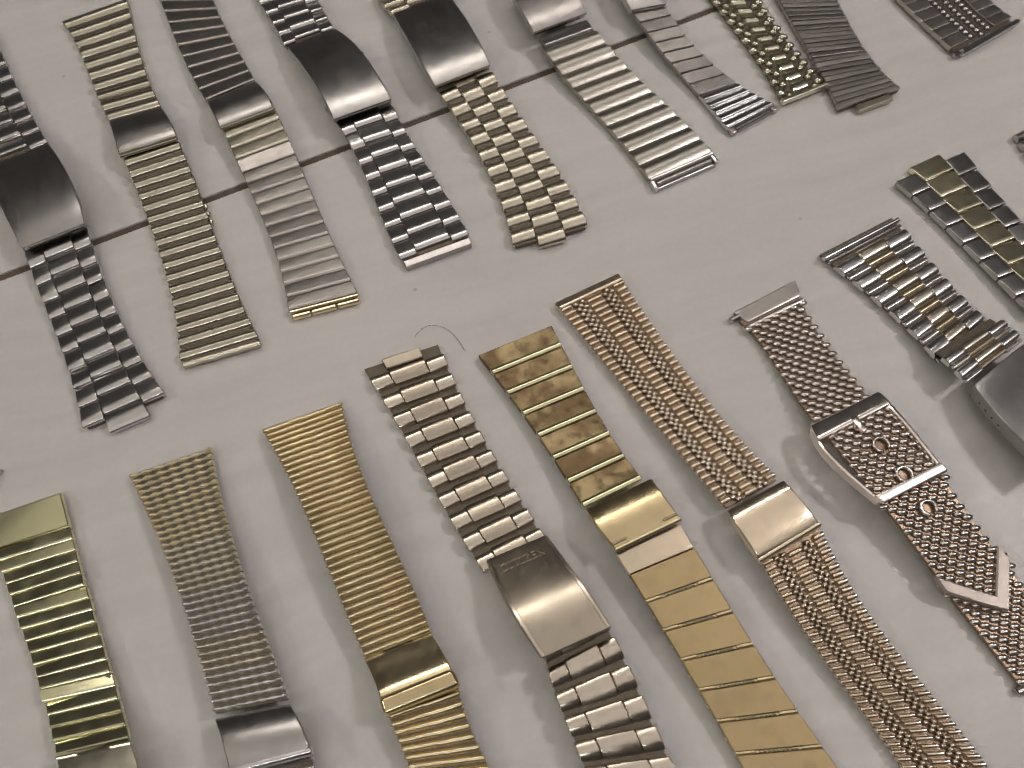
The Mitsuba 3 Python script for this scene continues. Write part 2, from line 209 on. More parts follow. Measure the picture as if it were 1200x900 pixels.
# ------------------------------------------------------------------ mesh helpers (s along the strap in mm, v across from -1 to 1, h above the top face in mm)
class Seg:
    def __init__(self, rows):
        r = np.array(rows, float); t = np.linspace(0, 1, len(r))
        self.L, self.R = CubicSpline(t, r[:, [0, 1, 4]]), CubicSpline(t, r[:, [2, 3, 4]])
        u = np.linspace(-.15, 1.15, 521); c = (self.L(u) + self.R(u)) / 2
        a = np.r_[0, np.cumsum(np.linalg.norm(np.diff(c, axis=0), axis=1))]
        self.u, self.a = u, a - np.interp(0, u, a)
        self.len = float(np.interp(1, u, self.a))
    def half(self, s):
        t = np.interp(s, self.a, self.u); return float(np.linalg.norm(self.R(t) - self.L(t)) / 2)
    def pts(self, s, v, h):
        s, v, h = np.broadcast_arrays(np.asarray(s, float), np.asarray(v, float), np.asarray(h, float))
        t = np.interp(s, self.a, self.u)
        L, R = self.L(t), self.R(t); c, l = (L + R) / 2, (R - L) / 2
        d = self.L(t, 1) + self.R(t, 1)
        n = np.cross(l, d); n *= np.sign(n[..., 2:3]) / np.linalg.norm(n, axis=-1, keepdims=True)
        return (c + l * v[..., None] + n * h[..., None]) * MM
def tri(v, f):
    m = trimesh.Trimesh(np.asarray(v), np.asarray(f), process=False)
    if m.volume < 0: m.invert()
    return m
def loft(rings):
    """rings: (k, n, 3) closed cross-sections, capped by fans"""
    r = np.asarray(rings); k, n = r.shape[:2]
    v = np.vstack([r.reshape(-1, 3), r[0].mean(0), r[-1].mean(0)])
    j = np.arange(n); j2 = (j + 1) % n; f = []
    for i in range(k - 1):
        a, b, c, d = i * n + j, i * n + j2, (i + 1) * n + j2, (i + 1) * n + j
        f += [np.stack([a, b, c], 1), np.stack([a, c, d], 1)]
    f.append(np.stack([j * 0 + k * n, j2, j], 1)); f.append(np.stack([j * 0 + k * n + 1, (k - 1) * n + j, (k - 1) * n + j2], 1))
    return tri(v, np.vstack(f))
def prism(seg, prof, s0, v0, v1, ch=.15, rings=None, hoff=0., tw=0., ts=0.):
    """a link: the profile (s, h) in mm drawn across the strap from v0 to v1 with bevelled ends; rings: extra (v, scale of s, scale of h above the base)"""
    p = np.array(prof, float); c = (p.max(0) + p.min(0)) / 2; base = p[:, 1].min(); w = seg.half(s0 + c[0]); e = ch / w
    hgt = max(p[:, 1].max() - base, .1); k = max(.3, 1 - ch / hgt); ks = max(.4, 1 - 2 * ch / max(np.ptp(p[:, 0]), .1))
    rr = [(v0, ks, k), (v0 + e, 1, 1)] + (rings or []) + [(v1 - e, 1, 1), (v1, ks, k)]
    out = [seg.pts(s0 + c[0] + (p[:, 0] - c[0]) * a, v, base + (p[:, 1] - base) * b + hoff + tw * v + ts * (p[:, 0] - c[0])) for v, a, b in rr]
    return loft(out)
def rrect(a0, a1, h0, h1, r, n=2):
    r = min(r, (a1 - a0) / 2.01, (h1 - h0) / 2.01); out = []
    for cx, cy, t in ((a1 - r, h1 - r, 0), (a0 + r, h1 - r, 90), (a0 + r, h0 + r, 180), (a1 - r, h0 + r, 270)):
        for q in range(n + 1):
            t_ = math.radians(t + 90 * q / n); out.append((cx + r * math.cos(t_), cy + r * math.sin(t_)))
    return np.array(out)
def slab(seg, s0, s1, v0, v1, h0, h1, r=.25, ns=8, crown=0., nv=0):
    """a plate that follows the strap: rounded section across, swept along s"""
    rings = []
    ss = np.r_[s0, s0 + r * .3, s0 + r, np.linspace(s0 + r, s1 - r, ns + 2)[1:-1], s1 - r, s1 - r * .3, s1]
    ins = np.r_[r, r * .3, 0, np.zeros(ns), 0, r * .3, r]
    for s, i in zip(ss, ins):
        w = seg.half(s); q = rrect(v0 * w + i, v1 * w - i, h0 + i * .5, h1 - i, r)
        if nv:   # more points along the top for a crowned plate
            top = np.linspace(v1 * w - i - r, v0 * w + i + r, nv + 2)[1:-1]
            q = np.vstack([q[:3], np.stack([top, top * 0 + h1 - i], 1), q[3:]])
        hh = q[:, 1] - crown * ((q[:, 0] / w) ** 2) * (q[:, 1] > h0 + .5 * (h1 - h0))
        rings.append(seg.pts(s, q[:, 0] / w, hh))
    return loft(rings)
def blob(seg, s, v, h, ls, lv, lh, n=7, m=4, skew=0.):
    """a bead: an ellipsoid of half lengths ls, lv, lh in mm"""
    w = seg.half(s); out = []
    for b in np.linspace(-1, 1, m + 2):
        y = math.sin(b * math.pi / 2 * .93); c = math.cos(b * math.pi / 2 * .93); t = np.linspace(0, 2 * np.pi, n, endpoint=False)
        out.append(seg.pts(s + ls * c * np.cos(t) + skew * y, v + lv * y / w, h + lh * c * np.sin(t)))
    return loft(out)
def rod(seg, s, v0, v1, h, r, n=10, ch=.2):
    t = np.linspace(0, 2 * np.pi, n, endpoint=False)
    return prism(seg, np.stack([r * np.cos(t), h + r * np.sin(t)], 1), s, v0, v1, ch=min(ch, r * .6))
join = trimesh.util.concatenate

# profiles as fractions of the pitch and mm of height
def P_round(p, hgt=1.1, lo=.03, hi=.97, body=.6):
    t = np.linspace(0, math.pi, 9); c, r = (lo + hi) / 2 * p, (hi - lo) / 2 * p
    return [(lo * p, -hgt - body), (hi * p, -hgt - body)] + [(c + r * math.cos(a), -hgt + hgt * math.sin(a)) for a in t]
def P_shingle(p, drop=.4, th=1.5, lip=.13, lo=.0, hi=.98):
    q = lambda x: (lo + (hi - lo) * x) * p
    return [(q(0), -th), (q(1), -th), (q(1), -drop * .9), (q(1 - lip * .25), -drop * .35), (q(1 - lip * .6), -.05), (q(1 - lip), 0), (q(1 - lip * 1.6), -.03), (q(.06), -drop), (q(0), -drop - .15)]
def P_flat(p, th=1.5, e=.14, lo=.02, hi=.98, tilt=0.):
    a, b = lo * p, hi * p
    return [(a, -th), (b, -th), (b, -e * 1.6), (b - e * .5, -e * .5), (b - e * 1.3, 0), (a + e * 1.3, -tilt), (a + e * .5, -e * .5 - tilt), (a, -e * 1.6 - tilt)]
def P_arch(p, rise=.35, th=1.5, lo=.02, hi=.98, e=.16):
    x = np.linspace(1, 0, 6); a, b = lo * p, hi * p
    return [(a, -th), (b, -th), (b, -rise - e * 1.6)] + [(a + (b - a) * (.04 + .92 * t), -rise * (2 * t - 1) ** 2 - (e * .6 if t in (0., 1.) else 0)) for t in x] + [(a, -rise - e * 1.6)]

# ------------------------------------------------------------------ naming
GROUP = 'watch straps laid out on the table'
count, parts = [0], {}
def thing(label, cat='watch strap'):
    key = 'watch_strap' + (f'_{count[0]:03d}' if count[0] else ''); count[0] += 1
    lab(key, label, cat, GROUP); return key
def part(holder, name, mesh, mat, smooth=32, label=None, kind=None):
    k = f'{holder}__{name}'; n = parts.get(k, 0); parts[k] = n + 1
    key = k + (f'_{n:03d}' if n else '')
    scene[key] = mikit.ply(mesh, mat, smooth=smooth)
    if label or kind: labels[key] = {**({'label': label} if label else {}), **({'kind': kind} if kind else {})}
    return key
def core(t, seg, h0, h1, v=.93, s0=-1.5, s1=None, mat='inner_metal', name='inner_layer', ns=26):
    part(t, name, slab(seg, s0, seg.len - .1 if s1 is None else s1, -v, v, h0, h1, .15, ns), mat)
def slats(t, seg, n, prof, mat, name='slat', v0=-1., v1=1., s0=0., s1=None, jit=.0, rings=None, ch=.15, smooth=32, tuck=0, tk=(.35, .3)):
    p = ((seg.len if s1 is None else s1) - s0) / n
    for i in range(-tuck, n):
        m = mat if isinstance(mat, str) else mat[i % len(mat)]
        part(t, name, prism(seg, prof(p), s0 + i * p, v0, v1, ch, rings, hoff=(rng.random() - .5) * jit, tw=rng.gauss(0, tk[0]) * jit, ts=rng.gauss(0, tk[1]) * jit), m, smooth)
    return p
def three_link(t, seg, n, vi, prof_side, prof_mid, mat_side, mat_mid, off=0., s0=0., s1=None, jit=.06, extra_mid=False, gap=.012, pins=None, ch=.2, smooth=45, tuck=0, over=0):
    p = ((seg.len if s1 is None else s1) - s0) / n
    for i in range(-tuck, n + over):
        s = s0 + i * p
        for a, b in ((-1., -vi - gap), (vi + gap, 1.)):
            part(t, 'side_link', prism(seg, prof_side(p), s, a, b, ch, hoff=(rng.random() - .5) * jit, ts=rng.gauss(0, .8) * jit), mat_side, smooth)
            if pins: part(t, 'bar', prism(seg, P_round(.22 * p, .25, body=.5), s + .86 * p, a * .98, b * .98, .06, hoff=-.45), pins[0])
        part(t, 'centre_link', prism(seg, prof_mid(p), s + off * p, -vi, vi, ch, hoff=(rng.random() - .5) * jit, tw=rng.gauss(0, .7) * jit, ts=rng.gauss(0, .8) * jit), mat_mid, smooth)
        if pins: part(t, 'bar', prism(seg, P_round(.22 * p, .25, body=.5), s + (.86 + off) * p, -vi, vi, .06, hoff=-.35), pins[1])
    return p

# ------------------------------------------------------------------ table
SEAM0, SEAM1 = np.array(SEAM[0]), np.array(SEAM[1])
dd = (SEAM1 - SEAM0) / np.linalg.norm(SEAM1 - SEAM0); nn = np.array([-dd[1], dd[0]])
mid = SEAM0
def plank(n0, n1):
    prof = rrect(n0, n1, -18., 0., .35, 3)
    rings = [np.stack([mid[0] + dd[0] * a + nn[0] * prof[:, 0], mid[1] + dd[1] * a + nn[1] * prof[:, 0], prof[:, 1]], 1) * MM for a in (-600., 900.)]
    return loft(rings)
labels['tabletop'] = {'label': 'pale grey laminate tabletop of planks with a dark seam', 'kind': 'structure'}
for n0, n1 in ((-520., -SEAM_W / 2), (SEAM_W / 2, 420.)):
    part('tabletop', 'plank', plank(n0, n1), 'laminate')
rings = [np.stack([mid[0] + dd[0] * a + nn[0] * q[:, 0], mid[1] + dd[1] * a + nn[1] * q[:, 0], q[:, 1]], 1) * MM
         for q in [rrect(-SEAM_W / 2 - 2, SEAM_W / 2 + 2, -17., -.55, .1)] for a in (-590., 890.)]
part('tabletop', 'seam', loft(rings), 'seam_dirt')

S = {k: {n: Seg(r) for n, r in v.items()} for k, v in DATA.items()}

def clasp_plate(t, seg, mat, th=1.1, drop=2.6, ends=True, r=.3, ns=14, crown=.05, name='clasp', label=None, edge=None):
    """a folding clasp: a curved cover plate with side walls and the folded leaf under it"""
    w = seg.half(seg.len / 2)
    part(t, name, slab(seg, 0, seg.len, -1, 1, -th, 0, r, ns, crown=crown, nv=5), mat, 40, label)
    h = f'{t}__{name}'
    for a, b in ((-.985, -.985 + .9 / w), (.985 - .9 / w, .985)):
        part(h, 'side_wall', slab(seg, .5, seg.len - .5, a, b, -drop, -th * .8, .15, ns), edge or mat, 40)
    part(h, 'folded_leaf', slab(seg, .8, seg.len - .8, -.86, .86, -drop - .5, -drop + .4, .2, ns), 'inner_metal', 40)

# ================================================================== the back row
# --- steel three-link bracelet at the edge, black clasp
t = thing('steel three-link bracelet with near-black brushed clasp over the left end of the seam')
q = S['a1']
side = lambda p: P_shingle(p, .55, 1.6, .28, lo=.0, hi=.97); midl = lambda p: P_shingle(p, .55, 1.7, .28, lo=.0, hi=.97)
core(t, q['up'], -2.0, -.9, s1=q['up'].len + 2); three_link(t, q['up'], 9, .46, side, midl, 'steel', 'steel', off=-.2)
clasp_plate(t, q['clasp'], 'steel_satin')
core(t, q['low'], -2.0, -.9); p = three_link(t, q['low'], 10, .46, side, midl, 'steel', 'steel', off=-.2, tuck=1)
part(t, 'centre_link', prism(q['low'], P_round(p, .7, .0, .9, .9), q['low'].len - .2 * p, -.46, .46), 'steel')
# --- nickel gold ribbed expanding band
t = thing('dull nickel-gold band of rounded ribs with dark square clasp crossing the seam')
q = S['a2']; rnd = lambda p: P_round(p, 1.15, .04, .86, .6)
core(t, q['up'], -1.9, -.8, s0=.2); slats(t, q['up'], 10, rnd, 'nickel_gold', jit=.12)
clasp_plate(t, q['clasp'], 'steel_dark', th=.9, drop=2.0)
part(t, 'clasp_lip', rod(q['clasp'], q['clasp'].len - .4, -1., -.35, -.3, .45), 'nickel_gold'); part(t, 'clasp_lip', rod(q['clasp'], q['clasp'].len - .4, .3, 1., -.3, .45), 'nickel_gold')
part(t, 'clasp_bar', rod(q['clasp'], q['clasp'].len + .3, -1., 1., -.9, .5), 'nickel_gold')
core(t, q['low'], -1.9, -.8); slats(t, q['low'], 17, rnd, 'nickel_gold', jit=.12, tuck=1)
part(t, 'end_bar', rod(q['low'], q['low'].len + .5, -.95, .97, -1.3, .8), 'nickel_gold')
for k in range(3): part(t, 'side_spring', rod(q['low'], 22.0 + 2.6 * k, .98, 1.09, -1.3, .7), 'nickel_gold')
# --- grey flat slat band with gold end
t = thing('grey satin band of flat thin slats ending in a small yellow gold bar')
q = S['a3']; fl = lambda p: P_shingle(p, .22, 1.5, .16)
core(t, q['up'], -1.9, -.9); slats(t, q['up'], 11, fl, 'brown_steel', jit=.08)
clasp_plate(t, q['clasp'], 'steel_dark', th=.9, drop=2.2)
part(t, 'clasp_lip', rod(q['clasp'], q['clasp'].len + .2, -1.02, 1.02, -.7, .55), 'nickel_gold')
n1 = 11.2
core(t, q['low'], -1.9, -.9); slats(t, q['low'], 3, fl, 'nickel_gold', s1=n1, jit=.08, tuck=1)
part(t, 'plain_plate', slab(q['low'], n1 + .1, n1 + 4.6, -1, 1, -1.5, 0, .2, 5), 'brown_steel')
slats(t, q['low'], 12, fl, 'brown_steel', s0=n1 + 4.7, s1=q['low'].len - .6, jit=.05)
e = q['low'].len
part(t, 'end_bar', rod(q['low'], e - .1, -.98, 1., -.5, .45), 'yellow_gold')
for a, b in ((-.92, -.42), (-.38, .3), (.34, .95)): part(t, 'end_tube', rod(q['low'], e + 1.0, a, b, -1.3, .75), 'yellow_gold')
# --- steel three-link bracelet, second
t = thing('bluish steel three-link bracelet with large curved black clasp crossing the seam')
q = S['a4']
core(t, q['up'], -2.0, -.9); three_link(t, q['up'], 7, .5, side, midl, 'steel', 'steel', off=-.2)
clasp_plate(t, q['clasp'], 'steel_satin'); part(t, 'hinge_pin', rod(q['clasp'], 15.5, 1.0, 1.05, -1.0, .5), 'steel_dark')
core(t, q['low'], -2.0, -.9); p = three_link(t, q['low'], 9, .5, side, midl, 'steel', 'steel', off=-.2, tuck=1)
part(t, 'end_plate', prism(q['low'], P_flat(2.2, 1.8), q['low'].len + .05, -.96, .98, hoff=-.5), 'steel_dark')
# --- champagne round three-link bracelet
t = thing('champagne bracelet of rounded three-row links with plain grey clasp')
q = S['a5']; rl = lambda p: P_round(p, 1.1, .05, .90, .6)
core(t, q['up'], -2.0, -.9); three_link(t, q['up'], 5, .36, rl, rl, 'champagne_round', 'champagne_round', off=.45)
clasp_plate(t, q['clasp'], 'steel_satin')
core(t, q['low'], -2.0, -.9, s0=1.0)
part(t, 'clasp_bar', rod(q['low'], .6, -.36, .36, -.4, .7), 'champagne')
p = three_link(t, q['low'], 10, .36, rl, rl, 'champagne_round', 'champagne_round', off=.45, tuck=1)
# --- wide steel slat band
t = thing('steel band of broad rounded slats with a spring bar showing in its open end')
q = S['a6']; br = lambda p: P_arch(p, .5, 1.8, lo=.01, hi=.96, e=.12)
clasp_plate(t, q['clasp'], 'steel_dark')
low = q['low']
core(t, low, -1.9, -.9, s0=1)
part(t, 'first_slat', prism(low, P_shingle(4.4, .6, 1.2, .12), .6, -.9, .9), 'steel')
slats(t, low, 10, br, 'olive_steel', s0=5.2, s1=low.len - 1.6, jit=.08)
e = low.len
part(t, 'end_bar', rod(low, e - 1.0, -1., 1.02, -.45, .5), 'steel')
part(t, 'end_tube', rod(low, e + .4, -.86, .88, -1.2, .6), 'steel_dark')
part(t, 'end_lip', rod(low, e + 1.6, -.9, .92, -1.75, .42), 'steel')
for a, b in ((-1.0, -.88), (.90, 1.02)): part(t, 'cheek', slab(low, e - 1.2, e + 2.0, a, b, -2.2, -.25, .3, 3), 'steel')
part(t, 'spring_bar', rod(low, e + .4, 1.0, 1.10, -1.2, .4), 'steel')
# --- narrow steel band flaring to its end
t = thing('narrow dark steel slat band flaring into bright polished end lines')
q = S['a7']; low = q['low']
clasp_plate(t, q['clasp'], 'steel', th=1.2)
core(t, low, -1.9, -.9); slats(t, low, 8, lambda p: P_flat(p, 1.5, .16, tilt=.1), 'umber_steel', s1=low.len * .72, jit=.08, tuck=1)
slats(t, low, 5, lambda p: P_shingle(p, .55, 1.5, .2), 'steel', s0=low.len * .72, jit=.05)
part(t, 'end_bar', rod(low, low.len + .2, -.98, .98, -.5, .4), 'steel')
part(t, 'end_tube', rod(low, low.len + 1.2, -.7, .7, -1.3, .7), 'steel_dark')
for a, b in ((-.95, -.75), (.75, .95)): part(t, 'cheek', slab(low, low.len - .2, low.len + 2.0, a, b, -2.1, -.5, .3, 3), 'steel_dark')
# --- pale gold beaded bracelet
t = thing('shiny pale gold bracelet of bead links with a fine bar across its end')
low = S['a8']['low']; core(t, low, -2.0, -1.1, v=.9)
n = 12; p = (low.len - 1.4) / n
for i in range(n):
    s = (i + .5) * p
    part(t, 'barrel_link', prism(low, P_round(p * 1.0, .85, .08, .92, .4), s - .5 * p, -.33, .33, .5), 'bead_gold')
    for sg in (-1, 1):
        part(t, 'bead', blob(low, s + .45 * p, sg * .56, -.7, p * .30, 1.1, .8), 'bead_gold', True)
        part(t, 'side_bead', blob(low, s + .05 * p, sg * .82, -.75, p * .34, 1.4, .9), 'bead_gold', True)
part(t, 'end_bar', prism(low, P_flat(1.5, 1.4, .25), low.len - 1.2, -.98, 1.0, hoff=.05), 'bead_gold')
# --- brown ribbed band
t = thing('brown-grey band of fine bark-textured ribs with a short tongue at its end')
low = S['a9']['low']; core(t, low, -1.8, -.7, v=.97)
slats(t, low, 30, lambda p: P_flat(p, 1.2, .12, lo=.06, hi=.90), 'brown_steel', name='rib', jit=.22)
part(t, 'end_tongue', prism(low, P_flat(2.4, 1.3, .25), low.len + .1, -.45, .62, hoff=-.5), 'nickel_gold')
# --- steel rice bead band
t = thing('steel band with flat side plates and three columns of tiny beads, in the far corner')
low = S['a10']['low']; core(t, low, -1.9, -.8, v=.95)
n = 9; p = (low.len - 1.2) / n
for i in range(n):
    for a, b in ((-1, -.42), (.42, 1)):
        part(t, 'side_plate', prism(low, P_shingle(p, .14, 1.4, .2), i * p, a, b, ts=rng.gauss(0, .03)), 'brown_steel')
    for k, v in enumerate((-.28, 0., .28)):
        for j in (0, 1):
            part(t, 'bead', blob(low, (i + .25 + .5 * j + (.25 if k == 1 else 0)) * p, v, -.5, p * .24, 1.0, .6), 'steel', True)
part(t, 'end_tube', rod(low, low.len + 1.0, -.84, 1.0, -.6, 1.15), 'steel'); part(t, 'spring_bar', rod(low, low.len + .6, -1.02, 1.05, -.9, .6), 'steel_dark')

# ================================================================== the front row
# --- corner of a strap at the very edge
t = thing('dark corner of a strap just reaching in at the left edge')
low = S['b0']['low']; slats(t, low, 3, rnd, 'steel_dark')
# --- polished pale gold band
t = thing('polished greenish pale gold band of flat slats with a broad worn end plate')
q = S['b1']; up = q['up']; core(t, up, -1.9, -.8, s0=.3)
part(t, 'end_plate', prism(up, P_flat(8.6, 1.6, .3), 0, -1, 1), 'pale_gold')
slats(t, up, 17, lambda p: P_shingle(p, .36, 1.6, .16), 'pale_gold', s0=8.7, jit=.3, tk=(1.1, .12))
clasp_plate(t, q['clasp'], 'nickel_gold', th=1.0)
for a, b in ((-1., -.42), (.42, 1.)): part(t, 'clasp_lip', rod(q['clasp'], .4, a, b, 0., .4), 'pale_gold')
# --- two-tone ribbed band with waves
t = thing('ribbed silver-gold band with rows of small bright bumps and smooth grey clasp')
q = S['b2']; up = q['up']; core(t, up, -1.8, -.8, v=.97, s0=.2)
wave = [(v, 1, 1 - .30 * (k % 2)) for k, v in enumerate(np.linspace(-.9, .9, 13))]
n = 36; p = up.len / n
for i in range(n):
    part(t, 'rib', prism(up, P_round(p, .8, .05, .80, .5), i * p, -1, 1, .2, [(v, 1 - .38 * (k % 2), 1 - (.52 if i < 18 else .44) * (k % 2)) for k, v in enumerate(np.linspace(-.92, .92, 13))]), 'warm_gold' if i < 13 else 'grey_gold' if i < 20 or 27 <= i < 31 else 'bright_steel', 50)
clasp_plate(t, q['clasp'], 'steel_satin', th=1.0, drop=2.2)
part(t, 'clasp_roll', rod(q['clasp'], q['clasp'].len - .2, -1.02, 1.02, -.9, 1.05, 14), 'steel')
core(t, q['low'], -1.8, -.8, s1=q['low'].len); slats(t, q['low'], 7, lambda p: P_round(p, .8, .05, .80, .5), 'steel', name='rib', tuck=1)
# --- yellow gold ribbed band
t = thing('yellow gold band of fine round ribs with small dark clasp ending in a bright lip')
q = S['b3']; up = q['up']; core(t, up, -1.9, -.9, v=.97, s0=.2)
gr = lambda w: [(-.06, 1, 1), (-.04, .98, .90), (.0, .98, .94), (.04, .98, .90), (.06, 1, 1)]
rb = lambda p: P_round(p, .8, .06, .84, .6)
slats(t, up, 36, rb, 'yellow_gold', name='rib', rings=gr(0), jit=.04, ch=.45, smooth=50)
clasp_plate(t, q['clasp'], 'yellow_gold', th=.9, drop=2.4)
for a, b in ((-1., -.42), (.42, 1.)): part(t, 'clasp_lip', rod(q['clasp'], .2, a, b, 0., .4), 'yellow_gold')
part(t, 'clasp_roll', slab(q['clasp'], q['clasp'].len - 3.2, q['clasp'].len + .6, -1.03, 1.03, -1.9, .45, .8, 4), 'clasp_gold', 40)
core(t, q['low'], -1.9, -.9, v=.97); slats(t, q['low'], 9, rb, 'yellow_gold', name='rib', rings=gr(0), jit=.08, ch=.35, smooth=50)
# --- champagne three-link with lettered clasp
t = thing('champagne steel three-link bracelet with large dark clasp stamped in small capitals')
q = S['b4']; up = q['up']
sd = lambda p: P_arch(p, .16, 1.7, .32, 1.0, .22); md = lambda p: P_arch(p, .12, 1.8, .24, 1.02, .2)
sl = lambda p: P_flat(p, 1.0, .1, .0, .45)
core(t, up, -2.2, -1.4, v=.95, s1=up.len + 4); p = three_link(t, up, 9, .48, sd, md, 'champagne', 'champagne_satin', off=.0, over=1)
part(t, 'centre_link', prism(up, P_flat(3.2, 1.8, .25), -2.0, -.48, .48), 'champagne_satin')
cl = q['clasp']; clasp_plate(t, cl, 'champagne_satin', th=1.2, drop=3.4, crown=.05)
for sg in (-1, 1):
    part(f'{t}__clasp', 'rim', slab(cl, .2, cl.len - .2, sg * .93 - .05, sg * .93 + .05, -.3, .22, .12, 14), 'champagne', 40)
tx = meshkit.text_mesh('CITIZEN', 1.75, .3); b = tx.bounds
k = 9.8 / (b[1, 0] - b[0, 0]); tx = tx.subdivide_to_size(1.2)
vv = np.array(tx.vertices); w = cl.half(4)
tx = trimesh.Trimesh(cl.pts(4.3 - vv[:, 1], ((vv[:, 0] - b[0, 0]) * k - 4.9) / w - .03, -.02 + vv[:, 2]), tx.faces, process=False)
part(f'{t}__clasp', 'lettering', tx, 'champagne', False)
low = q['low']; core(t, low, -2.2, -1.4, v=.95)
p = three_link(t, low, 5, .48, lambda p: P_arch(p, .4, 1.7, .22, 1.0), lambda p: P_arch(p, .18, 1.8, .2, 1.02, .2), 'champagne', 'champagne', tuck=1)
# --- worn gold segment band
t = thing('worn gold band, half dark tarnished panels and half satin gold plates')
q = S['b5']; up = q['up']; core(t, up, -1.9, -.9, s0=.2)
n = 7; p = up.len / n
for i in range(n):
    part(t, 'panel', prism(up, P_flat(p, 1.5, .15, .02, .80), i * p, -1, 1, hoff=-.25), 'tarnished_gold', label='gold panel blotched with dark tarnish')
    part(t, 'ridge', prism(up, P_round(p * .24, .35, .0, 1., .9), (i + .77) * p, -1, 1, hoff=.05), 'pale_gold')
cl = q['clasp']; clasp_plate(t, cl, 'clasp_gold', th=1.0, drop=2.6)
part(t, 'clasp_roll', rod(cl, cl.len - .1, -1.02, 1.02, -.55, .6, 12), 'yellow_gold')
for a, b in ((-1., -.55), (.55, 1.)): part(t, 'clasp_lip', rod(cl, cl.len - 1.3, a, b, -.05, .3), 'yellow_gold')
low = q['low']; core(t, low, -1.9, -.9)
part(t, 'smooth_plate', slab(low, .2, 5.6, -1, 1, -1.5, 0, .3, 6, crown=.25, nv=5), 'rose_gold', label='pinkish polished plate next to the clasp')
n = 7; p = (low.len - 5.7) / n
for i in range(n):
    s = 5.7 + i * p
    part(t, 'plate', prism(low, P_flat(p, 1.5, .14, .0, .90), s, -1, 1), 'satin_gold')
    for a, b in ((-1., -.55), (.55, 1.)): part(t, 'notch_bar', prism(low, P_round(p * .11, .2, .0, 1., .8), s + .89 * p, a, b, .08, hoff=-.05), 'yellow_gold')
    part(t, 'seam_strip', prism(low, P_flat(p * .085, 1.2, .05, 0, 1), s + .905 * p, -.54, .54, .05, hoff=-.32), 'yellow_gold')
    for k in range(9): part(t, 'milled_tooth', blob(low, s + .945 * p, -.42 + .105 * k, .0, .34, .30, .24, 7, 4), 'bead_gold', True)
    part(t, 'side_pin', blob(low, s + .5 * p, -1.0, -.9, .45, .35, .45), 'yellow_gold', True)
# --- rose gold patterned band
t = thing('rose gold band patterned in long bars and seed beads with a smooth square clasp')
q = S['b6']
for name, n, s0 in (('up', 37, 2.6), ('low', 33, .3)):
    sg_ = q[name]; core(t, sg_, -1.8, -1.0, v=.93, s0=.3 if name == 'up' else -1.5, mat='rose_dark'); p = (sg_.len - s0) / n; beads = []
    for i in range(n):
        s = s0 + i * p
        for a, b in ((-1., -.66), (-.22, .22), (.66, 1.)):
            off = 0. if a < -.5 or a > .5 else .5
            part(t, 'bar', prism(sg_, P_arch(p, .18, 1.1, .05, .80, .12), s + (off - .5) * p + .3, a, b, .25, hoff=(rng.random() - .5) * .1), 'rose_gold', 50)
        for k, v in enumerate((-.55, -.44, -.33, .33, .44, .55)):
            beads.append(blob(sg_, s + (.5 if k % 2 else 0) * p + .3, v, -.32, p * .37, .66, .40, 7, 4))
    part(t, 'seed_beads', join(beads), 'rose_gold', True, kind='stuff')
up = q['up']
part(t, 'end_plate', prism(up, P_shingle(2.4, .3, 1.6, .2), 0, -1, 1, .25), 'rose_gold')
cl = q['clasp']; clasp_plate(t, cl, 'rose_gold', th=1.0, drop=2.6)
part(t, 'clasp_roll', rod(cl, cl.len - .3, -1.03, 1.03, -.75, .95, 14), 'rose_gold')
# --- rose mesh with buckle
t = thing('pinkish woven mesh strap with pointed tongue pulled through a sliding buckle')
q = S['b7']
def weave(seg, s0, s1, vlim, pitch=1.33, lat=1.33, cut=None):
    out = []; i = 0; s = s0
    while s < s1:
        w = seg.half(s); nv = int(vlim * w / lat) + 1
        for j in range(-nv, nv + 1):
            v = (j + .0) * lat / w
            if (i + j) % 2 == 0 and abs(v) <= vlim and (cut is None or cut(s, v * w)):
                out.append(blob(seg, s + rng.uniform(-.06, .06), v, -.35 + rng.uniform(-.05, .05), .72, 1.10, .46, 8, 5, skew=.25))
        i += 1; s += pitch
    return join(out)
up = q['up']
core(t, up, -1.8, -.75, v=.91, mat='rose_dark'); part(t, 'mesh', weave(up, 1.6, up.len + 2, .96), 'rose_mesh', True, kind='stuff')
part(t, 'lug_bar', prism(up, P_arch(1.7, .3, 1.5), .1, -1, 1, .3), 'rose_mesh')
part(t, 'lug_plate', slab(up, -4.4, -.2, -.82, .97, -1.9, -.35, .4, 3), 'brown_steel'); part(t, 'spring_bar', rod(up, -2.8, -1.06, -.75, -1.1, .8), 'steel')
tg = q['tongue']
hole = [(9.8, .2), (17.6, .25), (26.0, .2)]
cut = lambda s, x: s < tg.len - 3.6 - 1.0 * abs(x) and all((s - a) ** 2 + (x - b) ** 2 > 4.2 for a, b in hole)
ss = np.linspace(0, tg.len - 1.0, 26)
poly = []
rings_ = []
for s in ss:
    w = tg.half(s); lim = min(.91 * w, max(.5, (tg.len - .8 - s) / 1.0)) / w
    qq = rrect(-lim * w, lim * w, -1.7, -.75, .2); rings_.append(tg.pts(s, qq[:, 0] / w, qq[:, 1]))
part(t, 'inner_layer', loft(rings_), 'rose_dark')
part(t, 'mesh', weave(tg, .6, tg.len, .95, cut=cut), 'rose_mesh', True, kind='stuff')
def torus_at(seg, s, x, h, R, r, a0=0., a1=2 * np.pi, n=20):
    w = seg.half(s); out = []; closed = a1 - a0 > 6.2
    for a in np.linspace(a0, a1, n):
        b = np.linspace(0, 2 * np.pi, 7, endpoint=False)
        rr = R + r * np.cos(b); out.append(seg.pts(s + rr * np.cos(a), (x + rr * np.sin(a)) / w, h + r * np.sin(b)))
    return loft(out)
for a, b in hole: part(t, 'eyelet', torus_at(tg, a, b, -.05, 1.65, .42, a0=.6, a1=5.9), 'rose_mesh', True)
